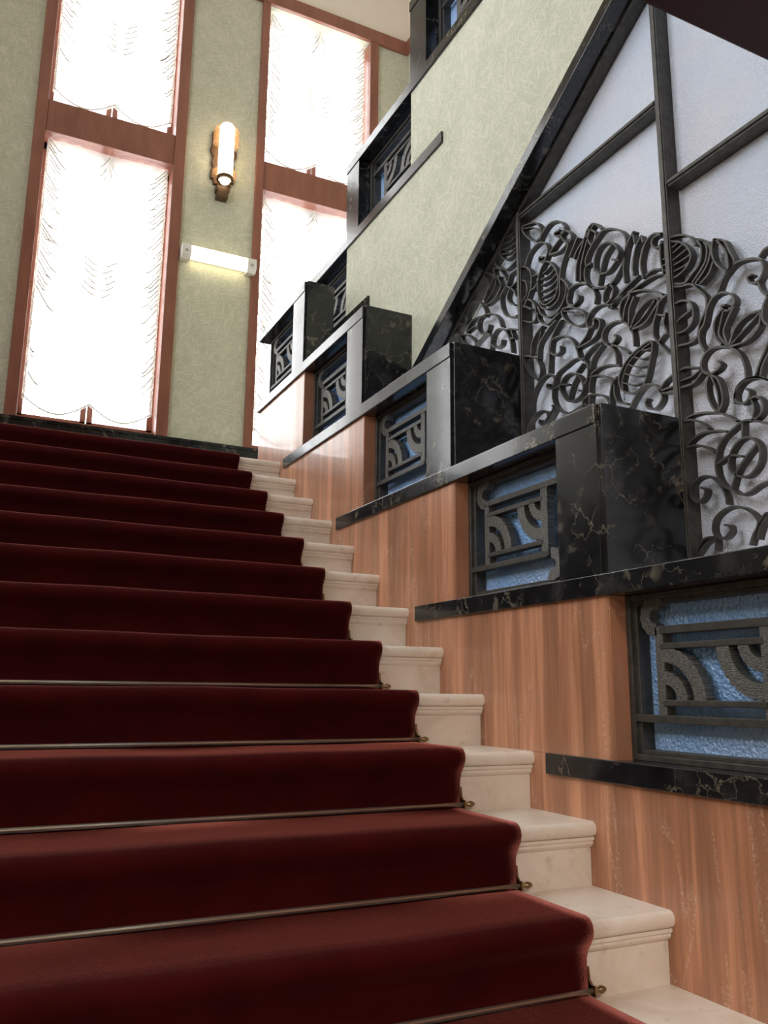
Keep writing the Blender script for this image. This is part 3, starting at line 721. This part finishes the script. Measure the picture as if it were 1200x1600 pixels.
for z in (4.775, 4.81):
    MB().lathe([(.063, z), (.098, z), (.10, z + .004), (.098, z + .008), (.063, z + .008)], (sx, sy - .09, 0), 'z', 28).build('glass_ring', 'amber_glass', g, smooth=False)
MB().lathe([(.05, 4.735), (.067, 4.735), (.067, 4.762), (.05, 4.762)], (sx, sy - .11, 0), 'z', 28).build('collar', 'aged_bronze', g, smooth=False)
MB().lathe([(0, 4.70), (.02, 4.702), (.036, 4.715), (.042, 4.74), (.042, 4.75)], (sx, sy - .11, 0), 'z', 20).build('lamp_tip', 'lamp_end_lit', g, smooth=True)
fx0, fx1, fz0, fz1 = -.278, .333, 3.985, 4.105
g = thing('fluorescent_light', 'white fluorescent wall fitting glowing yellow between the two windows', 'wall lamp', ((fx0 + fx1) / 2, sy - .03, fz0))
MB().box(fx0 + .06, fx1 - .06, sy - .075, sy, fz0 + .03, fz1 - .005).build('housing', 'white_plastic', g, bevel=0.004)
for a, b in ((fx0, fx0 + .075), (fx1 - .075, fx1)):
    c = MB().prism([(sy - .0, fz0 + .01), (sy - .075, fz0), (sy - .11, fz0 + .03), (sy - .11, fz1 - .01), (sy - .10, fz1), (sy, fz1)], a, b).build('end_cap', 'white_plastic', g, bevel=0.004)
    xm = (a + b) / 2; MB().box(xm - .014, xm + .014, sy - .112, sy - .109, fz0 + .05, fz0 + .058).box(xm - .008, xm + .008, sy - .112, sy - .109, fz0 + .062, fz0 + .07).build('printed_mark', 'grey_print', c)
MB().prism([(sy - .075, fz0 + .035), (sy - .10, fz0 + .04), (sy - .105, fz0 + .055), (sy - .105, fz1 - .015), (sy - .095, fz1 - .004), (sy - .075, fz1 - .004)], fx0 + .074, fx1 - .074).build('diffuser', 'fluorescent_lit', g)
MB().lathe([(.013, fx0 + .074), (.013, fx1 - .074)], (0, sy - .075, fz0 + .018), 'x', 14).build('tube', 'fluorescent_lit', g, smooth=True)
MB().lathe([(0, -.03), (.003, -.03), (.004, -.02), (.0015, -.012), (.0015, .03)], (fx1 - .13, sy - .08, fz0), 'z', 8).build('pull_cord', 'white_plastic', g)
# flush lamps under the gallery, over the lower hall
for lx, ly, nm in ((-.8, -2.6, 'near the balustrade foot'), (-2.4, -2.6, 'near the left wall at the stair foot')):
    g = thing('ceiling_lamp_offscreen', 'round flush glass ceiling lamp under the gallery ' + nm, 'ceiling lamp', (lx, ly, 2.3), 'flush lamps under the gallery')
    MB().lathe([(0, 2.30), (.2, 2.30), (.2, 2.27), (.185, 2.262), (0, 2.262)], (lx, ly, 0), 'z', 32).build('rim', 'aged_bronze', g)
    MB().lathe([(.18, 2.265), (.165, 2.235), (.12, 2.212), (.06, 2.20), (0, 2.197)], (lx, ly, 0), 'z', 32).build('glass_shade_offscreen', 'hall_lamp_lit', g, smooth=True)
    al = bpy.data.lights.new('hall_lamp_offscreen', 'AREA'); al.shape = 'DISK'; al.size = .34; al.energy = LAMP_POWER; al.color = LAMP_COL
    ao = bpy.data.objects.new('hall_lamp_offscreen', al); COL.objects.link(ao); ao.location = (lx, ly, 2.19); ao.parent = g; ao.matrix_parent_inverse = world_of(g).inverted()
